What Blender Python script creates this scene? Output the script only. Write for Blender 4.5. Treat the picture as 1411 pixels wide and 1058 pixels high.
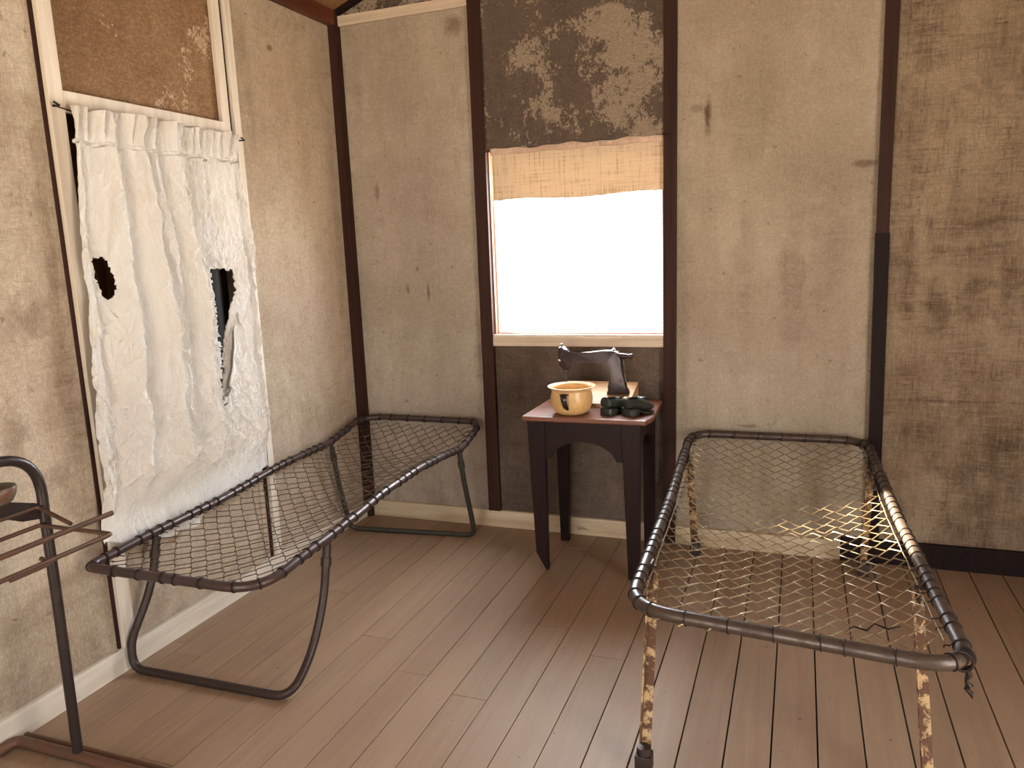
import bpy, bmesh, math, random
from mathutils import Vector, Matrix, noise
random.seed(7)
PI = math.pi
for o in list(bpy.data.objects): bpy.data.objects.remove(o)
SC = bpy.context.scene
COL = SC.collection

# ------------------------------------------------------------ camera
cam = bpy.data.objects.new('camera', bpy.data.cameras.new('camera'))
COL.objects.link(cam)
def rotm(rx, ry, rz):
    return Matrix.Rotation(rz, 3, 'Z') @ Matrix.Rotation(ry, 3, 'Y') @ Matrix.Rotation(rx, 3, 'X')
R = rotm(math.radians(79.91298), math.radians(2.25708), math.radians(20.39005))
cam.matrix_world = Matrix.Translation((2.34079, -3.71602, 1.5)) @ R.to_4x4()
cam.data.sensor_width = 36
cam.data.lens = 1055.32 / 1411 * 36
cam.data.clip_start = 0.05
SC.camera = cam

# ------------------------------------------------------------ world, sun, daylight, exposure
SC.view_settings.view_transform = 'Standard'
SC.view_settings.look = 'None'
SC.view_settings.gamma = 1
SC.view_settings.use_curve_mapping = False
SC.view_settings.exposure = 0.0
w = bpy.data.worlds.new('sky'); SC.world = w; w.use_nodes = True
bg = w.node_tree.nodes['Background']
bg.inputs[0].default_value = (0.93, 0.97, 1.0, 1)
bg.inputs[1].default_value = 5.0

def lamp(name, kind, loc, target=None, **kw):
    d = bpy.data.lights.new(name, kind)
    for k, v in kw.items(): setattr(d, k, v)
    o = bpy.data.objects.new(name, d); COL.objects.link(o); o.location = loc
    if target is not None:
        o.rotation_euler = (Vector(target) - Vector(loc)).to_track_quat('-Z', 'Y').to_euler()
    return o
# low sun slanting in through the bright window onto the right bed
lamp('sun', 'SUN', (-3, 4, 4), (-3 + 1.0, 4 - 0.70, 4 - 0.57), energy=95.0, angle=math.radians(2.5), color=(1, 0.84, 0.60))
# daylight in the open doorway of the right wall, in the rear doorway and in the window
lamp('daylight_right_door', 'AREA', (4.38, -3.1, 1.15), (0, -2.5, 1.0), energy=50, shape='RECTANGLE', size=1.0, size_y=2.0, color=(1, 0.93, 0.84))
lamp('daylight_rear_door', 'AREA', (1.5, -5.75, 1.2), (1.9, 0, 1.2), energy=28, shape='RECTANGLE', size=1.6, size_y=2.0, color=(1, 0.93, 0.84))
lamp('daylight_window', 'AREA', (1.29, 0.30, 1.50), (0.95, -1.6, 0.75), energy=77, shape='RECTANGLE', size=0.84, size_y=0.85, color=(0.88, 0.94, 1.0))

# ------------------------------------------------------------ materials
def srgb(r, g, b):
    f = lambda c: (c / 255 / 12.92) if c / 255 <= 0.04045 else ((c / 255 + 0.055) / 1.055) ** 2.4
    return (f(r), f(g), f(b), 1)

class NT:
    def __init__(self, name):
        self.m = bpy.data.materials.new(name); self.m.use_nodes = True
        self.t = self.m.node_tree; self.b = self.t.nodes['Principled BSDF']
        self.tc = self.t.nodes.new('ShaderNodeTexCoord')
    def n(self, typ, **kw):
        x = self.t.nodes.new(typ)
        for k, v in kw.items(): setattr(x, k, v)
        return x
    def l(self, a, b): self.t.links.new(a, b)
    def mapped(self, scale=(1, 1, 1), loc=(0, 0, 0), rot=(0, 0, 0)):
        mp = self.n('ShaderNodeMapping'); mp.inputs['Scale'].default_value = scale
        mp.inputs['Location'].default_value = loc; mp.inputs['Rotation'].default_value = rot
        self.l(self.tc.outputs['Object'], mp.inputs[0]); return mp.outputs[0]
    def noise(self, vec, scale=5, detail=4, rough=0.6, dist=0.0):
        x = self.n('ShaderNodeTexNoise'); x.inputs['Scale'].default_value = scale
        x.inputs['Detail'].default_value = detail; x.inputs['Roughness'].default_value = rough
        x.inputs['Distortion'].default_value = dist
        self.l(vec, x.inputs['Vector']); return x.outputs[0]
    def ramp(self, fac, a, b, ca=(0, 0, 0, 1), cb=(1, 1, 1, 1)):
        x = self.n('ShaderNodeValToRGB'); e = x.color_ramp.elements
        e[0].position = a; e[1].position = b; e[0].color = ca; e[1].color = cb
        self.l(fac, x.inputs[0]); return x.outputs[0]
    def mix(self, fac, a, b, mode='MIX'):
        x = self.n('ShaderNodeMix'); x.data_type = 'RGBA'; x.blend_type = mode
        for s, i in ((fac, 0), (a, 6), (b, 7)):
            if isinstance(s, (int, float)): x.inputs[i].default_value = s
            elif isinstance(s, tuple): x.inputs[i].default_value = s
            else: self.l(s, x.inputs[i])
        return x.outputs[2]
    def math(self, op, a, b=0.0, clamp=False):
        x = self.n('ShaderNodeMath'); x.operation = op; x.use_clamp = clamp
        for s, i in ((a, 0), (b, 1)):
            if isinstance(s, (int, float)): x.inputs[i].default_value = s
            else: self.l(s, x.inputs[i])
        return x.outputs[0]
    def bump(self, h, strength=0.3, dist=0.002):
        x = self.n('ShaderNodeBump'); x.inputs['Strength'].default_value = strength
        x.inputs['Distance'].default_value = dist
        self.l(h, x.inputs['Height']); self.l(x.outputs[0], self.b.inputs['Normal'])
    def done(self, col=None, rough=0.8, metal=0.0, spec=0.5):
        if col is not None:
            if isinstance(col, tuple): self.b.inputs['Base Color'].default_value = col
            else: self.l(col, self.b.inputs['Base Color'])
        if isinstance(rough, (int, float)): self.b.inputs['Roughness'].default_value = rough
        else: self.l(rough, self.b.inputs['Roughness'])
        self.b.inputs['Metallic'].default_value = metal
        self.b.inputs['Specular IOR Level'].default_value = spec
        return self.m

def hessian(name, light, mid, stain, amt=0.5, blotch=0.6, seed=0.0, flat='y', peel=None, streak=1.0, weave=1.0, marks=(), thread=0.5):
    """painted hessian wall cloth: woven threads, drips, dirt and (with peel) flaking limewash"""
    k = NT(name)
    loc = (seed * 3.1, seed * 1.7, seed * 2.3)
    big = k.noise(k.mapped((1, 1, 0.8), loc), 1.9, 7, 0.62, 0.3)
    drip = k.noise(k.mapped((7, 7, 0.9), loc), 1.6, 5, 0.6, 0.2)
    spot = k.noise(k.mapped((1, 1, 1), loc), 5.5, 8, 0.68, 0.5)
    c = k.mix(k.ramp(big, 0.36, 0.66), mid, light)
    c = k.mix(k.math('MULTIPLY', k.ramp(drip, 0.46, 0.74), 0.65 * streak), c, mid)
    big2 = k.noise(k.mapped((1, 1, 0.6), (loc[0], loc[1] + 5, loc[2])), 0.9, 5, 0.6, 0.4)
    c = k.mix(k.math('MULTIPLY', k.ramp(big2, 0.50, 0.70), 0.5), c, tuple(q * 0.80 for q in mid[:3]) + (1,))
    c = k.mix(k.math('MULTIPLY', k.ramp(spot, 1.0 - 0.30 - 0.25 * blotch, 0.80), amt), c, stain)
    br = k.math('MAXIMUM', k.noise(k.mapped((26, 26, 3.0), loc), 1.0, 6, 0.72, 0.3), k.noise(k.mapped((4.0, 4.0, 30), loc), 1.0, 6, 0.72, 0.3))
    bm_ = k.ramp(k.noise(k.mapped((1, 1, 1), (loc[0] + 9, loc[1], loc[2])), 2.3, 4, 0.6), 0.58 - 0.16 * blotch, 0.72 - 0.08 * blotch)
    c = k.mix(k.math('MULTIPLY', k.math('MULTIPLY', k.ramp(br, 0.46, 0.78), bm_), min(1.0, amt * 1.1)), c, stain)
    spk = k.noise(k.mapped((1, 1, 1), loc), 26, 3, 0.6)
    c = k.mix(k.math('MULTIPLY', k.ramp(spk, 0.66, 0.74), 0.55), c, stain)
    # grime gathered at skirting height
    sep = k.n('ShaderNodeSeparateXYZ'); k.l(k.tc.outputs['Object'], sep.inputs[0])
    low = k.ramp(sep.outputs[2], 0.10, 0.75, (1, 1, 1, 1), (0, 0, 0, 1))
    dirt = k.math('MULTIPLY', low, k.ramp(k.noise(k.mapped((2.2, 2.2, 1.4), loc), 3.2, 6, 0.65), 0.42, 0.70))
    c = k.mix(k.math('MULTIPLY', dirt, 0.5), c, stain)
    # stains, scuffs and darker bands with a place of their own: (along the wall, height, half width, half height, strength)
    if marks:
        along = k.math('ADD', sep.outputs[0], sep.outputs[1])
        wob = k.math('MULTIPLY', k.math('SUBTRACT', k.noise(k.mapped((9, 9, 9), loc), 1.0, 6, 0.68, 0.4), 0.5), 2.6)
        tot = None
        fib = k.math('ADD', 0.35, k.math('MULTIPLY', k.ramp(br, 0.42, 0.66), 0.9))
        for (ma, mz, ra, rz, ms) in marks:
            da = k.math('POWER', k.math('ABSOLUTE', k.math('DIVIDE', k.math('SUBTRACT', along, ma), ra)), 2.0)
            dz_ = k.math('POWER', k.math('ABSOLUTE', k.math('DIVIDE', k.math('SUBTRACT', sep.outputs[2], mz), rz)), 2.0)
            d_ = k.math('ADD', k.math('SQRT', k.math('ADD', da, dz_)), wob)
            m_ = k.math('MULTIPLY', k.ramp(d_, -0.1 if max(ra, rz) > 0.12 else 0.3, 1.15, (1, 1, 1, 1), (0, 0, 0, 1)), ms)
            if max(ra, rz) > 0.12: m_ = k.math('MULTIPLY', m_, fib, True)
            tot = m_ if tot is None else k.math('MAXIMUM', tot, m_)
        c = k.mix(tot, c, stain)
    ta = k.noise(k.mapped((12, 12, 120), loc), 1.0, 4, 0.7, 0.2); tb_ = k.noise(k.mapped((120, 120, 12), loc), 1.0, 4, 0.7, 0.2)
    tm = k.noise(k.mapped((1, 1, 1), loc), 7.0, 4, 0.6)
    th = k.math('MULTIPLY', k.ramp(k.math('MAXIMUM', ta, tb_), 0.50, 0.74), k.ramp(tm, 0.36, 0.62))
    c = k.mix(k.math('MULTIPLY', th, thread), c, stain)
    c = k.mix(k.math('MULTIPLY', k.ramp(k.math('MINIMUM', ta, tb_), 0.28, 0.46, (1, 1, 1, 1), (0, 0, 0, 1)), 0.5 * thread), c, light)
    if peel:
        pv = k.noise(k.mapped((1, 1, 1), loc), 3.4, 4, 0.55)
        pf = k.noise(k.mapped((1, 1, 0.8), loc), 34, 6, 0.72, 0.6)
        ff = k.noise(k.mapped((1, 1, 0.7), loc), 110, 4, 0.65, 0.4)
        pm = k.ramp(k.math('ADD', pv, k.math('ADD', k.math('MULTIPLY', k.math('SUBTRACT', pf, 0.5), 0.55), k.math('MULTIPLY', k.math('SUBTRACT', ff, 0.5), 0.40))), peel[1], peel[1] + 0.03)
        c = k.mix(pm, c, peel[0])
    wa = k.noise(k.mapped((60, 60, 420), loc), 1.0, 2, 0.6)
    wb = k.noise(k.mapped((420, 420, 60), loc), 1.0, 2, 0.6)
    wv = k.math('ADD', wa, wb)
    c = k.mix(k.math('MULTIPLY', k.ramp(wv, 0.86, 1.22), 0.30 * weave), c, mid if not peel else stain, 'MULTIPLY')
    c = k.mix(k.math('MULTIPLY', k.ramp(k.math('SUBTRACT', wa, wb), -0.1, 0.35), 0.14 * weave), c, light)
    k.bump(k.math('ADD', wv, k.math('MULTIPLY', spot, 2.0)), 0.55 * weave, 0.0022)
    return k.done(c, 0.93, 0, 0.15)

def wood(name, a, b, grain=(30, 30, 1.2), rough=0.55, spec=0.4, flake=None, seed=0.0, bump=0.25):
    k = NT(name); loc = (seed, seed * 2, seed * 3)
    g = k.noise(k.mapped(grain, loc), 1.0, 6, 0.62, 0.6)
    s = k.noise(k.mapped((1, 1, 1), loc), 4.0, 5, 0.6)
    c = k.mix(k.ramp(g, 0.33, 0.68), a, b)
    c = k.mix(k.math('MULTIPLY', k.ramp(s, 0.5, 0.75), 0.35), c, a)
    if flake:
        f = k.noise(k.mapped(tuple(q * 0.55 for q in grain), loc), 1.4, 6, 0.7, 1.2)
        c = k.mix(k.ramp(f, flake[1], flake[1] + 0.05), c, flake[0])
    k.bump(g, bump, 0.002)
    return k.done(c, rough, 0, spec)

def rusty(name, base, rust, lo=0.5, hi=0.6, metal=0.5, rough=0.42, scale=22, spec=0.5):
    k = NT(name)
    n1 = k.noise(k.mapped((1, 1, 1)), scale, 7, 0.7, 0.4)
    n2 = k.noise(k.mapped((1, 1, 1)), scale * 5, 3, 0.6)
    m = k.ramp(n1, lo, hi)
    c = k.mix(m, base, rust)
    c = k.mix(k.math('MULTIPLY', n2, 0.35), c, tuple(q * 0.45 for q in base[:3]) + (1,))
    k.bump(k.math('ADD', n1, n2), 0.3, 0.001)
    r = k.math('ADD', k.math('MULTIPLY', m, 0.25), rough)
    return k.done(c, r, metal, spec)

M = {}
M['wall_back_pale'] = hessian('limewashed_hessian_back', srgb(188, 177, 163), srgb(164, 151, 136), srgb(98, 76, 58), 0.40, 0.25, 1.0, thread=0.25, marks=[(0.35, 1.295, 0.012, 0.04, .7), (0.47, 1.285, 0.010, 0.05, .7), (0.20, 1.82, 0.02, 0.05, .5), (0.413, 1.41, 0.015, 0.02, .7), (0.70, 2.60, 0.07, 0.06, .6), (0.75, 0.85, 0.03, 0.35, .45), (0.03, 1.5, 0.05, 1.4, .3), (0.12, 2.35, 0.05, 0.2, .3)])
M['wall_back_mid'] = hessian('limewashed_hessian_right_of_window', srgb(188, 176, 159), srgb(164, 150, 132), srgb(96, 72, 52), 0.35, 0.2, 4.0, thread=0.25, marks=[(1.928, 2.03, 0.022, 0.11, .95), (1.88, 2.09, 0.05, 0.02, .4), (2.60, 1.796, 0.06, 0.02, .65), (2.45, 1.5, 0.10, 0.35, .3), (2.30, 1.3, 0.08, 0.45, .35), (2.1, 1.25, 0.06, 0.4, .25), (2.64, 1.2, 0.03, 1.2, .4), (1.82, 1.1, 0.03, 0.7, .3), (2.12, 0.62, 0.08, 0.012, .5)])
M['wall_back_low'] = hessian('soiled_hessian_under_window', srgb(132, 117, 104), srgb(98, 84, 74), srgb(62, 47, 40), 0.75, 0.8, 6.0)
M['wall_back_dark'] = hessian('smoke_stained_hessian', srgb(178, 161, 138), srgb(136, 116, 95), srgb(68, 48, 34), 0.70, 0.8, 11.0, streak=0.8, thread=0.75, marks=[(2.89, 1.18, 0.07, 0.119, .55), (3.03, 1.27, 0.10, 0.06, .5), (2.78, 1.3, 0.05, 0.35, .6), (3.1, 1.53, 0.35, 0.025, .7), (2.94, 1.75, 0.03, 0.2, .5), (3.15, 1.3, 0.06, 0.3, .6), (2.98, 0.768, 0.5, 0.008, .7), (2.85, 0.62, 0.15, 0.09, .5), (3.15, 0.5, 0.14, 0.2, .5), (2.80, 2.35, 0.14, 0.3, .5), (2.76, 1.95, 0.08, 0.25, .45), (3.08, 2.2, 0.12, 0.2, .35)])
M['wall_left'] = hessian('limewashed_hessian_left', srgb(212, 201, 184), srgb(184, 168, 148), srgb(112, 88, 66), 0.50, 0.45, 17.0, weave=1.4, thread=0.35, marks=[(-1.83, 1.30, 0.055, 1.15, .55), (-1.96, 1.33, 0.12, 0.09, .55), (-1.95, 0.80, 0.16, 0.05, .65), (-1.92, 1.95, 0.12, 0.45, .45), (-2.05, 0.95, 0.06, 0.12, .5), (-0.55, 2.46, 0.03, 0.02, .8), (-2.0, 0.35, 0.3, 0.05, .5), (-0.10, 1.6, 0.06, 1.2, .35), (-0.74, 2.3, 0.05, 0.35, .3), (-0.35, 2.2, 0.05, 0.4, .25)])  # first mark: tall darker band beside the white trim
M['gable'] = hessian('peeling_hessian_gable', srgb(112, 98, 84), srgb(84, 72, 62), srgb(52, 42, 36), 0.6, 0.6, 3.0, peel=(srgb(160, 146, 130), 0.52))
M['canvas_grey'] = hessian('grey_peeling_canvas', srgb(116, 101, 88), srgb(98, 85, 77), srgb(72, 61, 58), 0.6, 0.6, 8.0, peel=(srgb(158, 143, 125), 0.535))
M['canvas_tan'] = hessian('bare_tan_hessian', srgb(172, 140, 108), srgb(146, 114, 84), srgb(104, 76, 54), 0.5, 0.4, 21.0, peel=(srgb(208, 182, 152), 0.60), weave=1.5)
M['ceiling'] = hessian('ceiling_cloth', srgb(172, 134, 92), srgb(144, 108, 72), srgb(84, 56, 36), 0.4, 0.3, 30.0)
M['plain'] = hessian('unseen_wall_cloth', srgb(196, 178, 156), srgb(168, 148, 124), srgb(110, 82, 56), 0.4, 0.4, 33.0)
M['post'] = wood('dark_red_brown_stained_wood', srgb(62, 38, 31), srgb(45, 28, 23), (45, 45, 1.5), 0.6, 0.14)
M['post_black'] = wood('black_brown_painted_wood', srgb(36, 23, 21), srgb(25, 17, 16), (45, 45, 1.5), 0.6, 0.12)
M['beam'] = wood('red_brown_beam', srgb(108, 56, 36), srgb(78, 40, 28), (20, 1.5, 20), 0.5, 0.35)
M['white_trim'] = wood('white_painted_trim', srgb(224, 215, 202), srgb(204, 192, 176), (40, 40, 1.5), 0.55, 0.35, (srgb(120, 86, 62), 0.70))
M['sill_paint'] = wood('worn_sill_paint', srgb(206, 190, 170), srgb(180, 162, 142), (1.5, 40, 40), 0.5, 0.4, (srgb(122, 90, 66), 0.66))
M['skirting_back'] = wood('whitewashed_pine_back', srgb(205, 188, 160), srgb(172, 148, 118), (1.6, 30, 16), 0.6, 0.3, (srgb(118, 84, 58), 0.64))
M['skirting_left'] = wood('whitewashed_pine_left', srgb(222, 213, 200), srgb(196, 184, 168), (30, 1.6, 16), 0.6, 0.3, (srgb(140, 104, 76), 0.70))
M['raw_frame'] = wood('orange_brown_window_frame', srgb(150, 92, 62), srgb(112, 62, 42), (40, 40, 2), 0.5, 0.4)
M['shutter'] = wood('black_brown_shutter', srgb(44, 28, 20), srgb(22, 14, 11), (40, 8, 2), 0.6, 0.3)
M['shutter_lit'] = wood('lit_brown_shutter_board', srgb(122, 84, 56), srgb(92, 60, 40), (40, 8, 2), 0.6, 0.3)  # the same shutter where light falls on it, lit tone put into the colour
M['table'] = wood('dark_mahogany_varnish', srgb(38, 20, 20), srgb(26, 15, 15), (26, 26, 2), 0.45, 0.18, bump=0.12)
M['tabletop'] = wood('worn_tabletop_varnish', srgb(128, 78, 56), srgb(94, 52, 40), (2.0, 26, 26), 0.38, 0.5, bump=0.12)
M['machine_base'] = wood('tan_plywood_base', srgb(206, 168, 124), srgb(176, 136, 98), (2.0, 26, 26), 0.4, 0.5, bump=0.12)
M['frame_dark'] = rusty('dark_brown_iron_tube', srgb(78, 64, 62), srgb(84, 56, 46), 0.50, 0.66, 0.35, 0.33)
M['leg_dark'] = rusty('dark_iron_leg', srgb(62, 50, 46), srgb(68, 48, 40), 0.5, 0.66, 0.4, 0.42)
M['leg_green'] = rusty('green_black_iron_leg', srgb(62, 62, 54), srgb(70, 52, 42), 0.52, 0.66, 0.3, 0.42)
M['frame_brown'] = rusty('worn_brown_iron_tube', srgb(84, 71, 64), srgb(66, 48, 40), 0.48, 0.66, 0.25, 0.33)
M['leg_cream'] = rusty('flaking_cream_paint_over_rust', srgb(192, 160, 114), srgb(80, 42, 24), 0.44, 0.50, 0.0, 0.5, 26)
M['wire_dark'] = rusty('dark_brown_wire', srgb(92, 76, 62), srgb(68, 52, 42), 0.45, 0.7, 0.6, 0.38, 40)
M['wire_pale'] = rusty('golden_galvanised_wire', srgb(160, 142, 112), srgb(112, 92, 70), 0.45, 0.7, 0.45, 0.36, 40)
M['tie_dark'] = rusty('black_tie_wire', srgb(42, 32, 28), srgb(60, 42, 34), 0.45, 0.7, 0.5, 0.45, 40)
M['rack_tube'] = rusty('black_brown_rack_tube', srgb(52, 42, 40), srgb(56, 38, 33), 0.5, 0.7, 0.3, 0.34)
M['rack_rod'] = rusty('brown_rack_rod', srgb(96, 74, 62), srgb(104, 68, 46), 0.45, 0.65, 0.4, 0.38, 40)
M['rack_foot'] = rusty('rust_brown_rack_foot', srgb(104, 76, 60), srgb(116, 78, 54), 0.45, 0.65, 0.3, 0.42, 20)
M['rack_cup'] = rusty('grey_green_cup', srgb(104, 98, 84), srgb(112, 66, 42), 0.52, 0.6, 0.3, 0.45, 26)
M['enamel'] = rusty('yellowed_cream_enamel', srgb(226, 186, 128), srgb(196, 138, 80), 0.50, 0.75, 0.0, 0.30, 10)
M['machine'] = rusty('worn_black_cast_iron', srgb(58, 44, 46), srgb(84, 64, 60), 0.55, 0.7, 0.3, 0.30, 30)
M['steel'] = rusty('worn_steel', srgb(96, 88, 84), srgb(66, 54, 48), 0.5, 0.7, 0.8, 0.3, 60)
M['black_handle'] = NT('black_enamel').done(srgb(36, 28, 28), 0.25, 0.0, 0.6)
k = NT('black_green_shoe_leather')
nn = k.noise(k.mapped((1, 1, 1)), 45, 5, 0.6)
k.bump(nn, 0.25, 0.001)
M['leather'] = k.done(k.mix(k.ramp(nn, 0.4, 0.7), srgb(34, 38, 36), srgb(52, 56, 50)), 0.38, 0, 0.5)
M['shoe_lining'] = NT('shoe_lining').done(srgb(54, 48, 40), 0.9)
M['outside'] = NT('pale_dust_ground').done(srgb(228, 216, 198), 0.95)

# floor boards
k = NT('worn_brown_floor_boards')
geo = k.n('ShaderNodeNewGeometry')
rnd = geo.outputs['Random Per Island']
cmb = k.n('ShaderNodeCombineXYZ'); k.l(k.math('MULTIPLY', rnd, 37.0), cmb.inputs[1])
va = k.n('ShaderNodeVectorMath'); va.operation = 'ADD'; k.l(k.mapped((26, 1.5, 26)), va.inputs[0]); k.l(cmb.outputs[0], va.inputs[1])
g = k.noise(va.outputs[0], 1.0, 7, 0.66, 0.9)
s = k.noise(k.mapped((1, 0.6, 1)), 2.4, 6, 0.62, 0.3)
c = k.mix(k.ramp(g, 0.30, 0.72), srgb(136, 111, 89), srgb(155, 130, 106))
c = k.mix(k.math('MULTIPLY', k.ramp(s, 0.46, 0.72), 0.40), c, srgb(130, 100, 82))
c = k.mix(k.math('MULTIPLY', rnd, 0.28), c, srgb(172, 144, 122))
sk = k.noise(k.mapped((60, 7, 1)), 1.0, 5, 0.7, 0.8)
c = k.mix(k.math('MULTIPLY', k.ramp(sk, 0.70, 0.78), 0.6), c, srgb(58, 38, 30))
dots = k.noise(k.mapped((1, 0.8, 1)), 42, 2, 0.5)
c = k.mix(k.math('MULTIPLY', k.ramp(dots, 0.735, 0.77), 0.8), c, srgb(46, 30, 24))
k.bump(k.math('ADD', g, sk), 0.22, 0.0016)
M['floor'] = k.done(c, k.math('ADD', k.math('MULTIPLY', s, 0.25), 0.42), 0, 0.40)
M['gap'] = NT('underfloor_darkness').done(srgb(20, 14, 12), 1.0)

# curtain cotton, slightly see-through
k = NT('white_cotton')
wr = k.noise(k.mapped((30, 30, 11)), 1.0, 6, 0.62, 1.6)
wr2 = k.noise(k.mapped((60, 60, 60)), 1.0, 4, 0.6, 0.5)
k.bump(k.math('ADD', wr, k.math('MULTIPLY', wr2, 0.35)), 0.75, 0.010)
st = k.noise(k.mapped((3, 3, 1.4)), 2.0, 5, 0.6)
k.done(k.mix(k.math('MULTIPLY', k.ramp(st, 0.5, 0.8), 0.35), srgb(222, 219, 214), srgb(202, 186, 164)), 0.9, 0, 0.1)
tr = k.n('ShaderNodeBsdfTranslucent'); tr.inputs[0].default_value = srgb(235, 225, 210)
mx = k.n('ShaderNodeMixShader'); mx.inputs[0].default_value = 0.08
out = k.t.nodes['Material Output']
k.l(k.b.outputs[0], mx.inputs[1]); k.l(tr.outputs[0], mx.inputs[2]); k.l(mx.outputs[0], out.inputs[0])
M['cotton'] = k.m

M['hem'] = hessian('lace_hem', srgb(236, 212, 190), srgb(206, 180, 160), srgb(150, 122, 106), 0.7, 0.8, 41.0)
# sheer blind cloth at the head of the window
k = NT('amber_scrim')
g1 = k.noise(k.mapped((90, 1, 5)), 1.0, 3, 0.6); g2 = k.noise(k.mapped((5, 1, 160)), 1.0, 3, 0.6)
cc = k.mix(k.ramp(k.math('ADD', g1, g2), 0.8, 1.25), srgb(186, 162, 134), srgb(214, 194, 168))
k.done(cc, 0.9, 0, 0.1)
tr = k.n('ShaderNodeBsdfTranslucent'); k.l(cc, tr.inputs[0])
mx = k.n('ShaderNodeMixShader'); mx.inputs[0].default_value = 0.10
k.l(k.b.outputs[0], mx.inputs[1]); k.l(tr.outputs[0], mx.inputs[2]); k.l(mx.outputs[0], k.t.nodes['Material Output'].inputs[0])
M['scrim'] = k.m

k = NT('window_pane_glass')
tp = k.n('ShaderNodeBsdfTransparent'); tp.inputs[0].default_value = (0.97, 0.98, 0.98, 1)
gl = k.n('ShaderNodeBsdfGlossy'); gl.inputs['Roughness'].default_value = 0.02
mx = k.n('ShaderNodeMixShader'); mx.inputs[0].default_value = 0.04; k.l(tp.outputs[0], mx.inputs[1]); k.l(gl.outputs[0], mx.inputs[2])
k.l(mx.outputs[0], k.t.nodes['Material Output'].inputs[0])
M['glass'] = k.m

# ------------------------------------------------------------ mesh helpers
def link(name, bm, mat, parent=None, smooth=False, kind=None):
    me = bpy.data.meshes.new(name)
    bmesh.ops.recalc_face_normals(bm, faces=bm.faces)
    if parent is not None:
        bmesh.ops.translate(bm, verts=bm.verts, vec=-world_loc(parent))
    bm.to_mesh(me); bm.free()
    for m_ in (mat if isinstance(mat, (list, tuple)) else [mat]): me.materials.append(m_)
    if smooth:
        for p in me.polygons: p.use_smooth = True
        try: me.set_sharp_from_angle(angle=math.radians(40))
        except Exception: pass
    o = bpy.data.objects.new(name, me); COL.objects.link(o)
    if parent is not None: o.parent = parent
    if kind: o['kind'] = kind
    return o
def world_loc(o):
    v = Vector(o.location)
    while o.parent: o = o.parent; v += Vector(o.location)
    return v
def thing(name, label, cat, loc=(0, 0, 0), group=None):
    o = bpy.data.objects.new(name, None); COL.objects.link(o); o.location = loc
    o.empty_display_size = 0.1
    return tag(o, label, cat, group)
def tag(o, label, cat, group=None):
    o['label'] = label; o['category'] = cat
    if group: o['group'] = group
    return o
def BM(): return bmesh.new()
def box(bm, x0, x1, y0, y1, z0, z1, mi=0, bev=0.0):
    vs = [bm.verts.new((x, y, z)) for x in (x0, x1) for y in (y0, y1) for z in (z0, z1)]
    fs = [bm.faces.new([vs[i] for i in f]) for f in ((0, 1, 3, 2), (4, 6, 7, 5), (0, 4, 5, 1), (2, 3, 7, 6), (0, 2, 6, 4), (1, 5, 7, 3))]
    for f in fs: f.material_index = mi
    if bev:
        es = list({e for f in fs for e in f.edges})
        r = bmesh.ops.bevel(bm, geom=es, offset=bev, segments=2, affect='EDGES', profile=0.6)
        for f in r['faces']: f.material_index = mi
    return vs
def prism(bm, pts, axis, a, b, mi=0, bev=0.0):
    """extrude polygon pts (2-D) along axis from a to b"""
    def P(p, t):
        return {'x': (t, p[0], p[1]), 'y': (p[0], t, p[1]), 'z': (p[0], p[1], t)}[axis]
    A = [bm.verts.new(P(p, a)) for p in pts]; B = [bm.verts.new(P(p, b)) for p in pts]
    n = len(pts)
    fs = [bm.faces.new(A), bm.faces.new(B[::-1])]
    for i in range(n): fs.append(bm.faces.new((A[i], B[i], B[(i + 1) % n], A[(i + 1) % n])))
    for f in fs: f.material_index = mi
    if bev:
        es = list(fs[0].edges) + list(fs[1].edges)
        bmesh.ops.bevel(bm, geom=es, offset=bev, segments=2, affect='EDGES', profile=0.6)
def tube(bm, pts, r, seg=10, closed=False, caps=True):
    pts = [Vector(p) for p in pts]; n = len(pts)
    rr = r if isinstance(r, (list, tuple)) else [r] * n
    rings = []; up = None
    for i, p in enumerate(pts):
        if closed: d = pts[(i + 1) % n] - pts[i - 1]
        else: d = pts[min(i + 1, n - 1)] - pts[max(i - 1, 0)]
        d = d.normalized() if d.length > 1e-9 else Vector((0, 0, 1))
        if up is None:
            up = Vector((0, 0, 1)) if abs(d.z) < 0.9 else Vector((1, 0, 0))
        up = (up - d * up.dot(d))
        if up.length < 1e-6: up = d.orthogonal()
        up.normalize(); s = d.cross(up)
        rings.append([bm.verts.new(p + (up * math.cos(2 * PI * k / seg) + s * math.sin(2 * PI * k / seg)) * rr[i]) for k in range(seg)])
    for i in range(n if closed else n - 1):
        a, b = rings[i], rings[(i + 1) % n]
        for k in range(seg): bm.faces.new((a[k], a[(k + 1) % seg], b[(k + 1) % seg], b[k]))
    if caps and not closed:
        bm.faces.new(rings[0][::-1]); bm.faces.new(rings[-1])
def fillet(pts, r, n=7):
    """round the inner corners of an open polyline"""
    pts = [Vector(p) for p in pts]; out = [pts[0]]
    for i in range(1, len(pts) - 1):
        rad = r[i - 1] if isinstance(r, (list, tuple)) else r
        a = pts[i - 1] - pts[i]; b = pts[i + 1] - pts[i]
        d = min(rad, a.length * 0.49, b.length * 0.49)
        p0 = pts[i] + a.normalized() * d; p1 = pts[i] + b.normalized() * d
        for k in range(n + 1):
            t = k / n; out.append(p0 * (1 - t) ** 2 + pts[i] * 2 * t * (1 - t) + p1 * t * t)
    out.append(pts[-1]); return out
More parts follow.
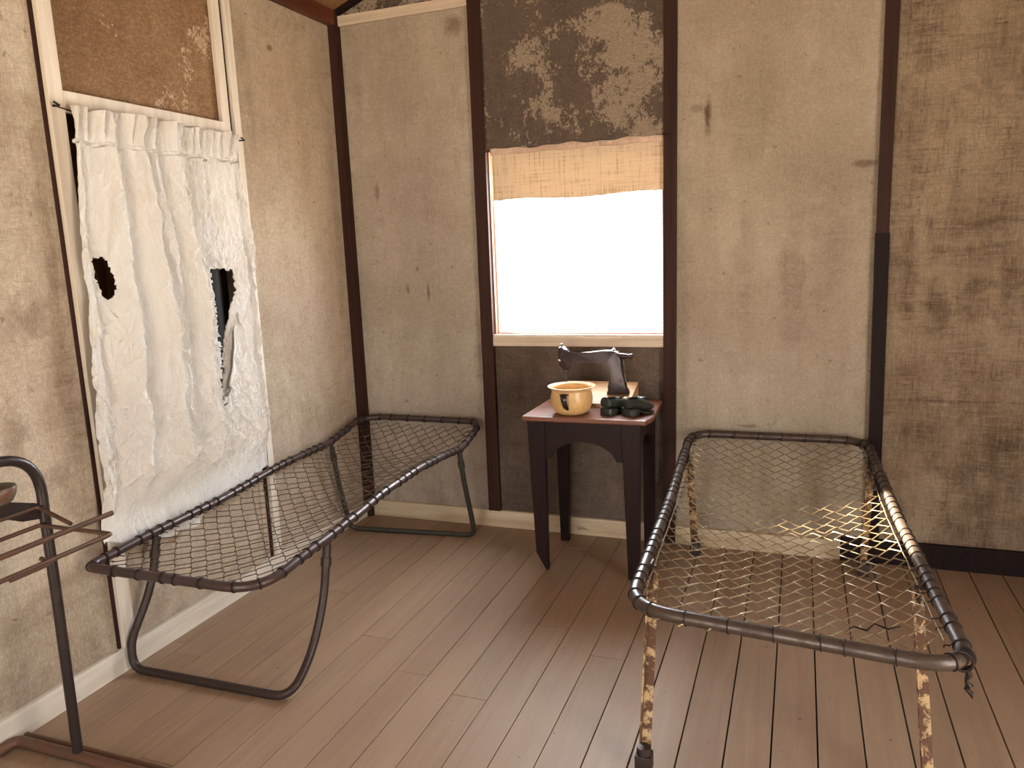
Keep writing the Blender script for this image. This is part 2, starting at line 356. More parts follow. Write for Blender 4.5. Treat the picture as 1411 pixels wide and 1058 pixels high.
def lathe(bm, prof, c=(0, 0, 0), seg=48, mi=0):
    c = Vector(c); rings = []
    for r, z in prof:
        rings.append([bm.verts.new(c + Vector((max(r, 1e-4) * math.cos(2 * PI * k / seg), max(r, 1e-4) * math.sin(2 * PI * k / seg), z))) for k in range(seg)])
    for a, b in zip(rings, rings[1:]):
        for k in range(seg):
            f = bm.faces.new((a[k], a[(k + 1) % seg], b[(k + 1) % seg], b[k])); f.material_index = mi
def cyl(bm, a, b, r, seg=14): tube(bm, [a, b], r, seg)
def interp(t, tab):
    if t <= tab[0][0]: return tab[0][1]
    for (a, va), (b, vb) in zip(tab, tab[1:]):
        if t <= b: 
            u = (t - a) / (b - a); u = u * u * (3 - 2 * u) * 0.5 + u * 0.5
            return va + (vb - va) * u
    return tab[-1][1]

# ------------------------------------------------------------ room shell
XR, YB = 4.4, -5.8          # right wall and rear wall
ZE, XA, ZA = 2.74, 2.2, 3.60   # eaves height, ridge position and height
def roofz(x): return ZE + (ZA - ZE) * (1 - abs(x - XA) / XA)

# floor: tongue boards running away from the camera, each with its own gap
bm = BM(); x = -0.02 - 0.13 * 0; i = 0
off = 1.903 % 0.13
x = off - 0.26
while x < XR + 0.1:
    gap = 0.0048 if x > 1.70 else 0.0024
    cuts = [YB - 0.1]
    y = YB + random.uniform(0.5, 3.2)
    while y < 0.0:
        cuts.append(y); y += random.uniform(1.3, 3.4)
    cuts.append(0.1)
    if x > 1.8: cuts = [cuts[0], -3.2 + random.uniform(-0.3, 0.2), 0.1]
    for a, b in zip(cuts, cuts[1:]):
        dz = random.uniform(-0.0012, 0.0004)
        box(bm, x + gap / 2, x + 0.13 - gap / 2, a + 0.0009, b - 0.0009, -0.022, dz, 0, 0.0012)
    x += 0.13
floor = link('floor', bm, M['floor'], kind='structure')
bm = BM(); box(bm, -0.3, XR + 0.3, YB - 0.2, 0.2, -0.06, -0.024)
link('floor_underlay', bm, M['gap'], kind='structure')

# back wall: pale, under window, right of window, stained panels; window opening x .85-1.735, z 1.0-2.0
WX0, WX1, WZ0, WZ1 = 0.822, 1.745, 1.045, 2.03
bm = BM(); T = 0.06
box(bm, -0.06, WX0, 0, T, 0, 2.68, 0)
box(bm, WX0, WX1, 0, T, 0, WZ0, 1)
box(bm, WX1, 2.665, 0, T, 0, 3.3, 2)
box(bm, 2.665, XR + 0.06, 0, T, 0, 2.6, 3)
box(bm, WX0, WX1, 0.0, T, WZ1, 3.1, 4)
prism(bm, [(-0.06, 2.68), (WX0, 2.68), (WX0, roofz(WX0) + 0.05), (-0.06, ZE + 0.02)], 'y', 0, T, 4)
prism(bm, [(WX0, 3.1), (WX1, 3.1), (WX1, 3.5), (WX0, 3.2)], 'y', 0, T, 4)
prism(bm, [(WX1, 3.3), (2.665, 3.3), (2.665, 3.48), (XA, 3.66), (WX1, 3.5)], 'y', 0, T, 2)
prism(bm, [(2.665, 2.6), (XR + 0.06, 2.6), (XR + 0.06, ZE), (2.665, 3.5)], 'y', 0, T, 3)
link('wall_back', bm, [M['wall_back_pale'], M['wall_back_low'], M['wall_back_mid'], M['wall_back_dark'], M['gable']], kind='structure')

# left wall with the opening behind the curtain (y -1.71..-.945, z 1.05..2.0)
LY0, LY1, LZ0, LZ1 = -1.725, -0.925, 1.03, 2.03
bm = BM()
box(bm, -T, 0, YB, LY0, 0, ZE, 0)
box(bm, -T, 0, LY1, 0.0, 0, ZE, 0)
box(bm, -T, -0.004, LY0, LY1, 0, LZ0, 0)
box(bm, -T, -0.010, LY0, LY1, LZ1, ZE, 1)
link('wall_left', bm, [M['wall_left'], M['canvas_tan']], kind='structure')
# right wall: doorway y -3.7..-2.5 z 0..2.2
bm = BM()
box(bm, XR, XR + T, -2.5, 0.0, 0, ZE)
box(bm, XR, XR + T, -3.7, -2.5, 2.2, ZE); box(bm, XR, XR + T, YB, -3.7, 0, ZE)
link('wall_right', bm, M['plain'], kind='structure')
# rear wall with wide doorway
bm = BM()
box(bm, -T, 0.6, YB - T, YB, 0, 3.6); box(bm, 2.4, XR + T, YB - T, YB, 0, 3.6); box(bm, 0.6, 2.4, YB - T, YB, 2.25, 3.6)
link('wall_rear', bm, M['plain'], kind='structure')
# ceiling: two slopes of brown cloth
bm = BM()
prism(bm, [(-0.2, ZE - 0.08), (XA, ZA), (XR + 0.2, ZE - 0.08), (XR + 0.2, ZE), (XA, ZA + 0.08), (-0.2, ZE)], 'y', YB - 0.1, 0.1)
link('ceiling', bm, M['ceiling'], kind='structure')
# ground outdoors
bm = BM(); box(bm, -30, 40, -30, 30, -0.7, -0.6)
link('ground', bm, M['outside'], kind='structure')

tn = 0
def trim(mat, *boxes, bev=0.002, name=None):
    global tn
    tn += 1; bm = BM()
    for b in boxes: box(bm, *b, 0, bev)
    return link(name or 'trim_%d' % tn, bm, M[mat], kind='structure')
# posts on the back wall
def post(mat, x0t, x1t, x0b, x1b, z0, z1, y0=-0.028):
    global tn
    tn += 1; bm = BM()
    prism(bm, [(x0b, z0), (x1b, z0), (x1t, z1), (x0t, z1)], 'y', y0, 0.002)
    link('trim_%d' % tn, bm, M[mat], kind='structure')
post('post', -0.005, 0.045, -0.005, 0.050, 0.0, 2.74, -0.05)                 # corner post
post('post', 0.782, 0.850, 0.776, 0.842, 0.093, 3.08)                        # left of window
post('post', 1.742, 1.800, 1.722, 1.782, 0.0, 3.42)                          # right of window
post('post', 2.640, 2.700, 2.641, 2.690, 1.50, 3.42)                         # right post, bare part
post('post_black', 2.638, 2.694, 2.652, 2.706, 0.0, 1.50, -0.031)            # right post, painted foot
# batten along the eaves, rake and wall beam
trim('sill_paint', (0.046, 0.782, -0.022, 0, 2.672, 2.722))
tn += 1; bm = BM()
prism(bm, [(0.0, ZE - 0.03), (XA, ZA - 0.05), (XA, ZA + 0.02), (0.0, ZE + 0.04)], 'y', -0.03, 0.0)
prism(bm, [(XR, ZE - 0.03), (XA, ZA - 0.05), (XA, ZA + 0.02), (XR, ZE + 0.04)], 'y', -0.03, 0.0)
link('trim_%d' % tn, bm, M['post_black'], kind='structure')
trim('beam', (0.0, 0.045, YB, -0.0, 2.672, 2.745))
# skirtings
trim('skirting_back', (0.0, 2.545, -0.020, 0, 0, 0.093), name='baseboard_back')
trim('post_black', (2.545, XR, -0.022, 0, 0, 0.112), name='baseboard_back.001')
trim('skirting_left', (0.0, 0.020, YB, -0.02, 0, 0.093), name='baseboard_left')
trim('skirting_left', (XR - 0.02, XR, -2.5, 0, 0, 0.093), (XR - 0.02, XR, YB, -3.7, 0, 0.093), name='baseboard_right')
trim('skirting_left', (0, 0.6, YB, YB + 0.02, 0, 0.093), (2.4, XR, YB, YB + 0.02, 0, 0.093), name='baseboard_rear')
# door-like timber frame on the left wall
trim('white_trim', (-0.002, 0.024, -1.772, -1.716, 0.093, 2.68))
trim('white_trim', (-0.002, 0.024, -0.872, -0.832, 0.093, 2.68))
trim('white_trim', (-0.004, 0.016, -0.940, -0.893, LZ1 - 0.04, 2.68))
trim('white_trim', (-0.004, 0.026, -1.716, -0.935, 2.005, 2.075))
trim('white_trim', (-0.004, 0.018, -1.716, -0.850, 1.010, 1.060))
trim('post', (-0.05, 0.006, -0.892, -0.873, 0.093, 2.68))
trim('post', (-0.05, 0.008, -1.785, -1.772, 0.093, 2.68))

# window in the back wall
wf = BM()
box(wf, WX0, WX0 + 0.020, -0.012, 0.030, WZ0, 1.985, 0, 0.002)
box(wf, WX0 + 0.020, WX0 + 0.032, 0.0, 0.070, WZ0, 1.985, 0, 0.002)
box(wf, WX1 - 0.022, WX1, -0.004, 0.070, WZ0, 1.985, 0, 0.002)
box(wf, WX0, WX1, 0.0, 0.070, 1.975, 2.03, 0, 0.002)
box(wf, WX0 + 0.020, WX1 - 0.022, 0.02, 0.09, WZ0, WZ0 + 0.018, 0, 0.002)
win = link('window_1', wf, M['raw_frame'], kind='structure')
s_ = BM(); box(s_, WX0 + 0.032, WX0 + 0.040, 0.030, 0.075, WZ0 + 0.018, 1.975)
link('sash_edge', s_, M['white_trim'], win)
s_ = BM(); box(s_, WX0 + 0.030, WX1 - 0.020, 0.060, 0.063, WZ0 + 0.016, 1.98)
link('pane', s_, M['glass'], win)
s_ = BM(); box(s_, WX0 - 0.005, WX1 - 0.006, -0.026, 0.005, WZ0 - 0.047, WZ0 + 0.003, 0, 0.002)
box(s_, WX0 - 0.003, WX1 - 0.008, -0.020, 0.05, WZ0 + 0.003, WZ0 + 0.012, 0, 0.002)
link('sill', s_, M['sill_paint'], win)
# window opening behind the curtain, closed by dark boards, the left two coloured brown as if lit
wf = BM()
for q in range(5):
    a = LY0 + (LY1 - LY0) * q / 5
    box(wf, -0.084, -0.0602, a + (0.0006 if q else -0.03), a + (LY1 - LY0) / 5 - (0.0006 if q < 4 else -0.03), LZ0 - 0.03, LZ1 + 0.03, 0 if q < 2 else 1, 0.0015)
link('window_2', wf, [M['shutter_lit'], M['shutter']], kind='structure')

# ------------------------------------------------------------ canvas above the window and scrim under it
def cloth_sheet(x0, x1, z0f, z1, nx, nz, yf, thick=0.0015):
    bm = BM(); grid = []
    for j in range(nz + 1):
        row = []
        for i in range(nx + 1):
            u = i / nx; v = j / nz; xx = x0 + (x1 - x0) * u; zb = z0f(u)
            zz = zb + (z1 - zb) * v
            row.append(bm.verts.new((xx, yf(u, v, xx, zz), zz)))
        grid.append(row)
    for j in range(nz):
        for i in range(nx): bm.faces.new((grid[j][i], grid[j][i + 1], grid[j + 1][i + 1], grid[j + 1][i]))
    return bm
def solid(o, t):
    m = o.modifiers.new('thickness', 'SOLIDIFY'); m.thickness = t; m.offset = 0; return o
bm = cloth_sheet(0.848, 1.745, lambda u: 1.985 + 0.004 * math.sin(u * 17) + 0.003 * math.sin(u * 41), 3.1, 60, 80,
                 lambda u, v, x, z: -0.018 + 0.004 * noise.noise(Vector((x * 4, 0, z * 3))) - 0.004 * (1 - v) ** 4)
tag(solid(link('canvas_sheet', bm, M['canvas_grey'], smooth=True), 0.0016), 'grey canvas sheet with flaking white paint tacked above the bright window', 'canvas')
bm = cloth_sheet(0.872, 1.735, lambda u: 1.735 + 0.006 * math.sin(u * 9) + 0.004 * noise.noise(Vector((u * 30, 1, 0))), 2.0, 90, 24,
                 lambda u, v, x, z: -0.006 + 0.002 * math.sin(x * 60) * (1 - v))
tag(solid(link('window_blind', bm, M['scrim'], smooth=True), 0.0008), 'short amber see-through cloth glowing across the top of the bright window', 'blind')
bl = bpy.data.objects['window_blind']
bm = cloth_sheet(0.868, 1.738, lambda u: 1.958 + 0.003 * math.sin(u * 23), 2.0, 60, 3, lambda u, v, x, z: -0.014 + 0.0015 * math.sin(x * 50))
solid(link('hem', bm, M['hem'], bl, smooth=True), 0.001)
# nails that hold the blind
for (nx_, nz_) in ((0.842, 1.975), (1.752, 1.985)):
    bm = BM(); cyl(bm, (nx_ - 0.02, -0.034, nz_), (nx_ + 0.02, -0.034, nz_ + 0.001), 0.004, 8)
    cyl(bm, (nx_, -0.034, nz_), (nx_, -0.0285, nz_), 0.0035, 8)
    tag(link('hook', bm, M['tie_dark'], smooth=True), 'small dark hook at the %s upper corner of the bright window' % ('left' if nx_ < 1 else 'right'), 'hook')

# ------------------------------------------------------------ torn curtain
def inpoly(p, poly):
    c = False; j = len(poly) - 1
    for i in range(len(poly)):
        (x1, y1), (x2, y2) = poly[i], poly[j]
        if (y1 > p[1]) != (y2 > p[1]) and p[0] < (x2 - x1) * (p[1] - y1) / (y2 - y1) + x1: c = not c
        j = i
    return c
holes = [  # (y, z) outlines of the tears
    [(-1.717, 1.518), (-1.685, 1.529), (-1.668, 1.471), (-1.657, 1.42), (-1.675, 1.385), (-1.690, 1.372), (-1.704, 1.398), (-1.716, 1.448)],
    [(-1.160, 1.800), (-1.150, 1.76), (-1.150, 1.66), (-1.165, 1.58), (-1.172, 1.67)],
    [(-1.176, 1.470), (-1.11, 1.462), (-1.050, 1.458), (-1.052, 1.36), (-1.079, 1.308), (-1.117, 1.204), (-1.14, 1.10), (-1.158, 1.02),
     (-1.163, 0.95), (-1.155, 0.895), (-1.19, 0.900), (-1.196, 0.97), (-1.184, 1.075), (-1.184, 1.226), (-1.181, 1.376)],
]
NY, NZ = 300, 460
bm = BM(); grid = []
def curtain_edges(z):
    yl = interp(z, [(0.40, -1.812), (0.65, -1.808), (0.92, -1.800), (1.17, -1.788), (1.415, -1.768), (1.585, -1.758), (1.775, -1.747), (2.0, -1.730)]) + 0.004 * math.sin(z * 11)
    yr = interp(z, [(0.5, -0.885), (0.95, -0.905), (1.25, -0.902), (1.55, -0.898), (2.0, -0.905)]) + 0.006 * math.sin(z * 9)
    return yl, yr
for j in range(NZ + 1):
    v = j / NZ; row = []
    for i in range(NY + 1):
        u = i / NY
        zb = interp(u, [(0, 0.52), (0.12, 0.485), (0.3, 0.44), (0.48, 0.43), (0.56, 0.50), (0.75, 0.50), (1, 0.548)]) + 0.012 * noise.noise(Vector((u * 14, 0, 3)))
        zt = 2.020 + 0.007 * noise.noise(Vector((u * 45, 3, 3))) + 0.004 * math.sin(u * 60)
        z = zb + (zt - zb) * v
        yl, yr = curtain_edges(z)
        y = yl + (yr - yl) * u
        # gathers near the heading run into long folds lower down
        fold = 0.0
        a = 0.42 + 0.58 * min(1.0, (1 - v) / 0.5) ** 0.8
        cr_ = [-0.10] + [c_ + 0.04 * (1 - v) * (0.45 - c_) + 0.008 * math.sin(v * 5 + c_ * 30) for c_ in (0.030, 0.140, 0.278, 0.364, 0.470, 0.540, 0.600, 0.668, 0.890, 0.965)] + [1.08]
        am_ = [0, 0.012, 0.040, 0.058, 0.044, 0.060, 0.026, 0.026, 0.024, 0.026, 0.026, 0.01]
        for q_ in range(1, 12):
            if u <= cr_[q_]:
                t_ = (u - cr_[q_ - 1]) / (cr_[q_] - cr_[q_ - 1])
                up_ = am_[q_] * max(0.0, t_) ** 1.25
                dn_ = am_[q_ - 1] * max(0.0, 1 - (u - cr_[q_ - 1]) / 0.011) ** 1.2
                top_ = 1.0 - 0.35 * max(0.0, (t_ - 0.86) / 0.14) ** 2
                fold += a * max(up_ * top_, dn_ * 0.65)
                break
        gat = max(0.0, (v - 0.93) / 0.07)
        fold += 0.010 * (0.25 + gat) * max(0.0, (v - 0.66) / 0.34) * math.sin(u * 150 + 5 * noise.noise(Vector((u * 12, v * 3, 0))))
        fold += 0.005 * noise.fractal(Vector((u * 7 + v * 2.5, v * 7, 2.0)), 0.9, 2.2, 3)
        for q_, (fu, fv, sk_, am) in enumerate(((16, 5, 7, 0.0050), (15, 6, -11, 0.0045), (38, 7, 14, 0.0030), (34, 11, -20, 0.0026), (30, 30, 10, 0.0012))):
            nn_ = noise.noise(Vector((u * fu + v * sk_, v * fv, 7.0 + 3 * q_)))
            fold += am * (1.25 - v) * max(0.0, 1 - abs(nn_) * 7.0) ** 1.5
        if abs(v - 0.925) < 0.005: fold -= 0.006
        x = 0.050 + fold * 2.1
        x = max(x, 0.034 + 0.1 * (x - 0.034))
        lowk = min(1.0, max(0.0, (0.76 - z) / 0.20)); lowk = lowk * lowk * (3 - 2 * lowk)
        x = x * (1 - lowk) + min(0.057, 0.026 + 0.26 * (x - 0.034)) * lowk
        row.append(bm.verts.new((x, y + 0.80 * (x - 0.045) * min(1.0, 6 * u, 6 * (1 - u)), z)))
    grid.append(row)
def pt(i, j): return (grid[j][i].co.y, grid[j][i].co.z)
for j in range(NZ):
    for i in range(NY):
        p = ((pt(i, j)[0] + pt(i + 1, j + 1)[0]) / 2, (pt(i, j)[1] + pt(i + 1, j + 1)[1]) / 2)
        q = (p[0] + 0.006 * noise.noise(Vector((p[0] * 60, p[1] * 60, 0))), p[1] + 0.012 * noise.noise(Vector((p[0] * 50, p[1] * 50, 5))))
        if any(inpoly(q, h) for h in holes): continue
        bm.faces.new((grid[j][i], grid[j][i + 1], grid[j + 1][i + 1], grid[j + 1][i]))
bmesh.ops.delete(bm, geom=[v_ for v_ in bm.verts if not v_.link_faces], context='VERTS')
ct = thing('curtain', 'torn creased white cotton curtain hanging over the window in the left wall', 'curtain', (0.05, -1.3, 0.5))
body = link('curtain_cloth', bm, M['cotton'], ct, smooth=True); solid(body, 0.0012)
for p in body.data.polygons: p.use_smooth = True
# loose flap torn from the right hand tear
bm = BM(); g2 = []
for j in range(19):
    v = j / 18; row = []
    for i in range(9):
        u = i / 8
        yy = -1.170 + 0.118 * v + 0.085 * u * math.sin(PI * min(1, v * 1.05)) ** 0.8; zz = 0.93 + 0.37 * v - 0.05 * u * v
        row.append(bm.verts.new((0.085 + 0.012 * math.sin(u * 5 + v * 4) + 0.006 * noise.noise(Vector((u * 3, v * 6, 1))), yy + 0.004 * math.sin(v * 25), zz)))
    g2.append(row)
for j in range(18):
    for i in range(8): bm.faces.new((g2[j][i], g2[j][i + 1], g2[j + 1][i + 1], g2[j + 1][i]))
solid(link('torn_flap', bm, M['cotton'], ct, smooth=True), 0.0012)
bm = BM(); tube(bm, [(0.040, -1.775, 2.018), (0.030, -1.70, 2.010), (0.029, -1.3, 2.000), (0.030, -0.90, 2.002), (0.036, -0.862, 2.008)], 0.0022, 6)
link('hanging_wire', bm, M['tie_dark'], ct, smooth=True)
for (yy, zz) in ((-1.76, 2.018), (-0.856, 2.008)):
    bm = BM(); cyl(bm, (0.022, yy, zz), (0.052, yy, zz), 0.0035, 8); cyl(bm, (0.052, yy, zz), (0.052, yy - 0.02, zz + 0.008), 0.0035, 8)
    tag(link('nail', bm, M['tie_dark'], smooth=True), 'dark nail holding the %s end of the curtain wire' % ('left' if yy < -1.2 else 'right'), 'nail')

# ------------------------------------------------------------ iron stretcher beds
def rounded_outline(c, rs, n=8, step=0.05):
    """c: four corners (x,y) counter clockwise, rounded by r; returns dense closed list"""
    out = []
    m = len(c)
    for i in range(m):
        r = rs[i] if isinstance(rs, (list, tuple)) else rs; r2 = rs[(i + 1) % m] if isinstance(rs, (list, tuple)) else rs
        p = Vector(c[i] + (0,)); a = Vector(c[i - 1] + (0,)) - p; b = Vector(c[(i + 1) % m] + (0,)) - p
        p0 = p + a.normalized() * r; p1 = p + b.normalized() * r
        for k in range(n + 1):
            t = k / n; out.append(p0 * (1 - t) ** 2 + p * 2 * t * (1 - t) + p1 * t * t)
        q = Vector(c[(i + 1) % m] + (0,)) - b.normalized() * r2
        L = (q - p1).length; s = int(L / step)
        for k in range(1, s): out.append(p1.lerp(q, k / s))
    return out
def bed_frame(root, corners, r, zf, tr, mat):
    out = [Vector((p.x, p.y, zf(p.x, p.y))) for p in rounded_outline(corners, r)]
    bm = BM(); tube(bm, out, tr, 14, closed=True)
    link('frame', bm, mat, root, smooth=True)
    return out
def net(root, mat, edge, rows, W, zf, r, wr, corner, y0, y1, shear=None):
    """woven link wires: edge(y) -> (xl, xr); corner radius shortens the end rows"""
    bm = BM(); L = (y1 - y0) / rows
    for k in range(rows):
        yc = y0 + (k + 0.5) * L
        dn = min(yc - y0, y1 - yc)
        ins = 0.0
        if dn < corner: ins = corner - math.sqrt(max(0, corner ** 2 - (corner - dn) ** 2))
        xl, xr = edge(yc); n = round((xr - xl) / W); w = (xr - xl) / n; xl0, xr0 = xl + ins * 0.8, xr - ins * 0.8
        pts = []; s0 = 1 if k % 2 == 0 else -1
        for i in range(2 * n + 1):
            sg = s0 if i % 2 == 0 else -s0
            xx = xl + i * w / 2
            for dx, f in ((-0.075, 0.88), (0.0, 1.10), (0.075, 0.88)):
                x_ = xx + dx * w
                if x_ < xl0 - 1e-6 or x_ > xr0 + 1e-6: continue
                jx = 0.004 * noise.noise(Vector((x_ * 9, yc * 9, 1)))
                y_ = yc + sg * f * L / 2 + 0.004 * noise.noise(Vector((x_ * 7, yc * 7, 5)))
                z_ = zf(x_, y_) + (0.0022 if (i % 2 == 0) else -0.0022) * (1 if dx <= 0 else -1)
                y_ += shear(x_, y_) if shear else 0.0
                pts.append((x_ + jx, y_, z_))
        if len(pts) > 3: tube(bm, pts, wr, 5)
    return link('wire_mesh', bm, mat, root, smooth=True)
def tie_proto(tr, tail, mat, turns=2, wr=0.0019):
    bm = BM(); pts = []
    N = 16 * turns
    for i in range(N + 1):
        a = 2 * PI * i / 16
        pts.append((-0.004 + 0.008 * i / N, math.cos(a) * (tr + wr * 0.8), math.sin(a) * (tr + wr * 0.8)))
    pts.append((0.004, tr + tail * 0.5, -0.006)); pts.append((0.003, tr + tail, -0.004)); pts.append((-0.004, tr + tail + 0.004, -0.008))
    tube(bm, pts, wr, 5)
    me = bpy.data.meshes.new('wire_tie'); bm.to_mesh(me); bm.free(); me.materials.append(mat)
    for p in me.polygons: p.use_smooth = True
    return me
def put_ties(root, me, outline, spacing, centre):
    base = world_loc(root); n = len(outline); acc = spacing(outline[0]) * 0.5; cnt = 0
    for i in range(n):
        a, b = outline[i], outline[(i + 1) % n]; d = (b - a)
        acc -= d.length
        if acc <= 0:
            p = (a + b) / 2; acc += spacing(p)
            t = d.normalized(); side = Vector((centre[0] - p.x, centre[1] - p.y, 0)); side = side - t * side.dot(t)
            side.normalize(); up = t.cross(side)
            # keep a proper rotation
            m = Matrix((t, side, up)).transposed()
            if m.determinant() < 0: m = Matrix((-t, side, up)).transposed()
            o = bpy.data.objects.new('wire_tie', me); COL.objects.link(o); o.parent = root
            o.matrix_local = Matrix.Translation(p - base) @ (Matrix.Rotation(random.uniform(-0.12, 0.12), 4, up) @ m.to_4x4())
            cnt += 1
            if cnt >= 96: break

# --- left bed -------------------------------------------------------------
TR = 0.0165
lp = [(-1.90, .484), (-1.6, .497), (-1.3, .503), (-0.8, .540), (-0.45, .543), (-0.31, .567), (-0.19, .594), (-0.04, .600)]
rp = [(-1.90, .470), (-1.52, .498), (-1.33, .513), (-1.08, .540), (-0.785, .548), (-0.52, .536), (-0.33, .520), (-0.16, .562), (-0.04, .596)]
def zl(x, y):
    u = min(1, max(0, (x - 0.06) / 0.70)); return interp(y, lp) * (1 - u) + interp(y, rp) * u
bedL = thing('iron_stretcher_bed', 'low dark iron stretcher bed with sagging wire mesh beside the white curtain', 'bed', (0.41, -0.95, 0), 'iron stretcher beds')
oL = bed_frame(bedL, [(0.077, -1.925), (0.768, -1.895), (0.768, -0.050), (0.072, -0.060)], [0.05, 0.14, 0.10, 0.13], zl, TR, M['frame_dark'])
def sagL(x, y):
    u = (x - 0.06) / 0.70; v = (y + 1.88) / 1.84
    s = max(0, math.sin(PI * min(1, max(0, u)))) ** 0.8 * max(0, math.sin(PI * min(1, max(0, v)))) ** 0.6
    return zl(x, y) - 0.075 * s - 0.006
net(bedL, M['wire_dark'], lambda y: (0.104, 0.735), 48, 0.072, sagL, 0, 0.0017, 0.09, -1.885, -0.085)
tie = tie_proto(TR, 0.018, M['tie_dark'])
put_ties(bedL, tie, oL, lambda p: 0.095 if (p.y < -1.84 or p.y > -0.07) else 0.064, (0.41, -0.97))
def clamp(root, p, axis, mat):
    p = Vector(p); a = Vector(axis).normalized()
    bm = BM(); tube(bm, [p - a * 0.022, p + a * 0.022], TR + 0.005, 14)
    return bm
def loop_leg(root, L, Rr, mat, r=0.0135):
    """U shaped tube leg: L and Rr are (pivot, knee, foot) points"""
    path = [L[0], L[1], L[2], (L[3]), (Rr[3]), Rr[2], Rr[1], Rr[0]]
    pts = fillet(path, [0.10, 0.10, 0.075, 0.075, 0.10, 0.10], 8)
    bm = BM(); tube(bm, pts, r, 12)
    lg = link('leg', bm, mat, root, smooth=True)
    for side in (L, Rr):
        a = Vector(side[0]); b = Vector(side[1])
        bm = BM(); d = (b - a).normalized(); tube(bm, [a + d * 0.045, a + d * 0.075], r + 0.004, 12)
        link('collar', bm, mat, lg, smooth=True)
        bm = BM(); s = 1 if side is Rr else -1
        tube(bm, [a + Vector((s * -0.006, 0, 0.02)), a + Vector((s * 0.018, 0, 0.02))], 0.0085, 10)
        tube(bm, [a + Vector((s * 0.004, 0, 0.028)), a + Vector((s * 0.004, 0, -0.02))], 0.010, 10)
        link('pivot_bolt', bm, mat, lg, smooth=True)
    return lg
loop_leg(bedL, [(0.077, -1.615, 0.474), (0.070, -1.655, 0.300), (0.040, -1.760, 0.110), (0.052, -1.768, 0.0138)],
         [(0.762, -1.505, 0.472), (0.760, -1.550, 0.270), (0.748, -1.640, 0.100), (0.740, -1.760, 0.0138)], M['leg_dark'], 0.0155)
loop_leg(bedL, [(0.074, -0.425, 0.512), (0.064, -0.385, 0.330), (0.050, -0.305, 0.110), (0.052, -0.275, 0.0138)],
         [(0.762, -0.335, 0.492), (0.762, -0.300, 0.330), (0.762, -0.225, 0.110), (0.762, -0.200, 0.0138)], M['leg_green'])

# --- right bed ------------------------------------------------------------
zr_tab = [(-1.93, .528), (-1.45, .522), (-0.9, .520), (-0.3, .556), (-0.04, .585)]
def zr(x, y): return interp(y, zr_tab)
TR2 = 0.0185
cr = [(1.925, -1.800), (2.728, -1.895), (2.640, -0.045), (1.860, -0.045)]
bedR = thing('iron_stretcher_bed', 'worn iron stretcher bed with golden wire mesh and flaking cream legs near the stained wall', 'bed', (2.3, -0.95, 0), 'iron stretcher beds')
TRsave = TR; TR = TR2
oR = bed_frame(bedR, cr, 0.13, zr, TR2, M['frame_brown'])
def edR(y):
    v = (y + 1.85) / 1.81
    return (1.925 + (1.860 - 1.925) * v + 0.032, 2.725 + (2.640 - 2.725) * v - 0.036)
def sagR(x, y):
    a, b = edR(y); u = (x - a) / (b - a); v = (y + 1.86) / 1.80
    s = max(0, math.sin(PI * min(1, max(0, u)))) ** 0.8 * max(0, math.sin(PI * min(1, max(0, v)))) ** 0.6
    return zr(x, y) - 0.055 * s - 0.006
net(bedR, M['wire_pale'], edR, 48, 0.076, sagR, 0, 0.0020, 0.11, -1.845, -0.078, lambda x, y: 0.05 * max(0.0, min(1.0, (x - 2.25) / 0.4)) ** 1.5 * math.sin(PI * min(1, max(0, (y + 1.8) / 1.7))))
for sd in (0, 1):
    bm = BM(); pts = []
    for q in range(40):
        y = -1.76 + 1.64 * q / 39
        x = edR(y)[sd] + (-0.003 if sd == 0 else 0.003); pts.append((x, y, zr(x, y) - 0.004 + 0.002 * math.sin(q * 1.7)))
    tube(bm, pts, 0.0018, 6); link('edge_wire', bm, M['wire_pale'], bedR, smooth=True)
tie2 = tie_proto(TR2, 0.016, M['tie_dark'], 1)
put_ties(bedR, tie2, oR, lambda p: 0.10 if (p.y < -1.78 or p.y > -0.07) else 0.062, (2.29, -0.97))
def straight_leg(p0, p1, foot=True):
    p0 = Vector(p0); p1 = Vector(p1); d = (p1 - p0).normalized()
    bm = BM()
    # angle iron section swept from pivot to floor
    sx = Vector((1, 0, 0)); sy = d.cross(sx).normalized(); w_, t_ = 0.030, 0.004
    prof = [(0, 0), (w_, 0), (w_, t_), (t_, t_), (t_, w_), (0, w_)]
    A = [bm.verts.new(p0 + sx * (a - w_ / 2) + sy * (b - w_ / 2)) for a, b in prof]
    B = [bm.verts.new(p1 + sx * (a - w_ / 2) + sy * (b - w_ / 2)) for a, b in prof]
    bm.faces.new(A); bm.faces.new(B[::-1])
    for i in range(6): bm.faces.new((A[i], A[(i + 1) % 6], B[(i + 1) % 6], B[i]))
    lg = link('leg', bm, M['leg_cream'], bedR)
    if foot:
        bm = BM(); box(bm, p1.x - 0.024, p1.x + 0.024, p1.y - 0.024, p1.y + 0.024, 0.0005, 0.055, 0, 0.006)
        lathe(bm, [(0.0, 0.0545), (0.022, 0.0545), (0.020, 0.075), (0.0, 0.078)], (p1.x, p1.y, 0), 14)
        link('foot', bm, M['leg_dark'], lg, smooth=True)
    bm = BM(); s = -1 if p0.x < 2.3 else 1
    tube(bm, [p0 + Vector((-s * 0.01, 0, 0.012)), p0 + Vector((s * 0.042, 0, 0.012))], 0.006, 10)
    box(bm, p0.x + s * 0.003 - 0.003, p0.x + s * 0.003 + 0.003, p0.y - 0.02, p0.y + 0.02, p0.z - 0.03, p0.z + 0.03, 0, 0.001)
    link('pivot_bolt', bm, M['leg_dark'], lg, smooth=True)
straight_leg((1.938, -1.495, 0.505), (1.952, -1.742, 0.004))
straight_leg((2.672, -1.440, 0.505), (2.690, -1.720, 0.004))
straight_leg((1.892, -0.330, 0.535), (1.895, -0.130, 0.004))
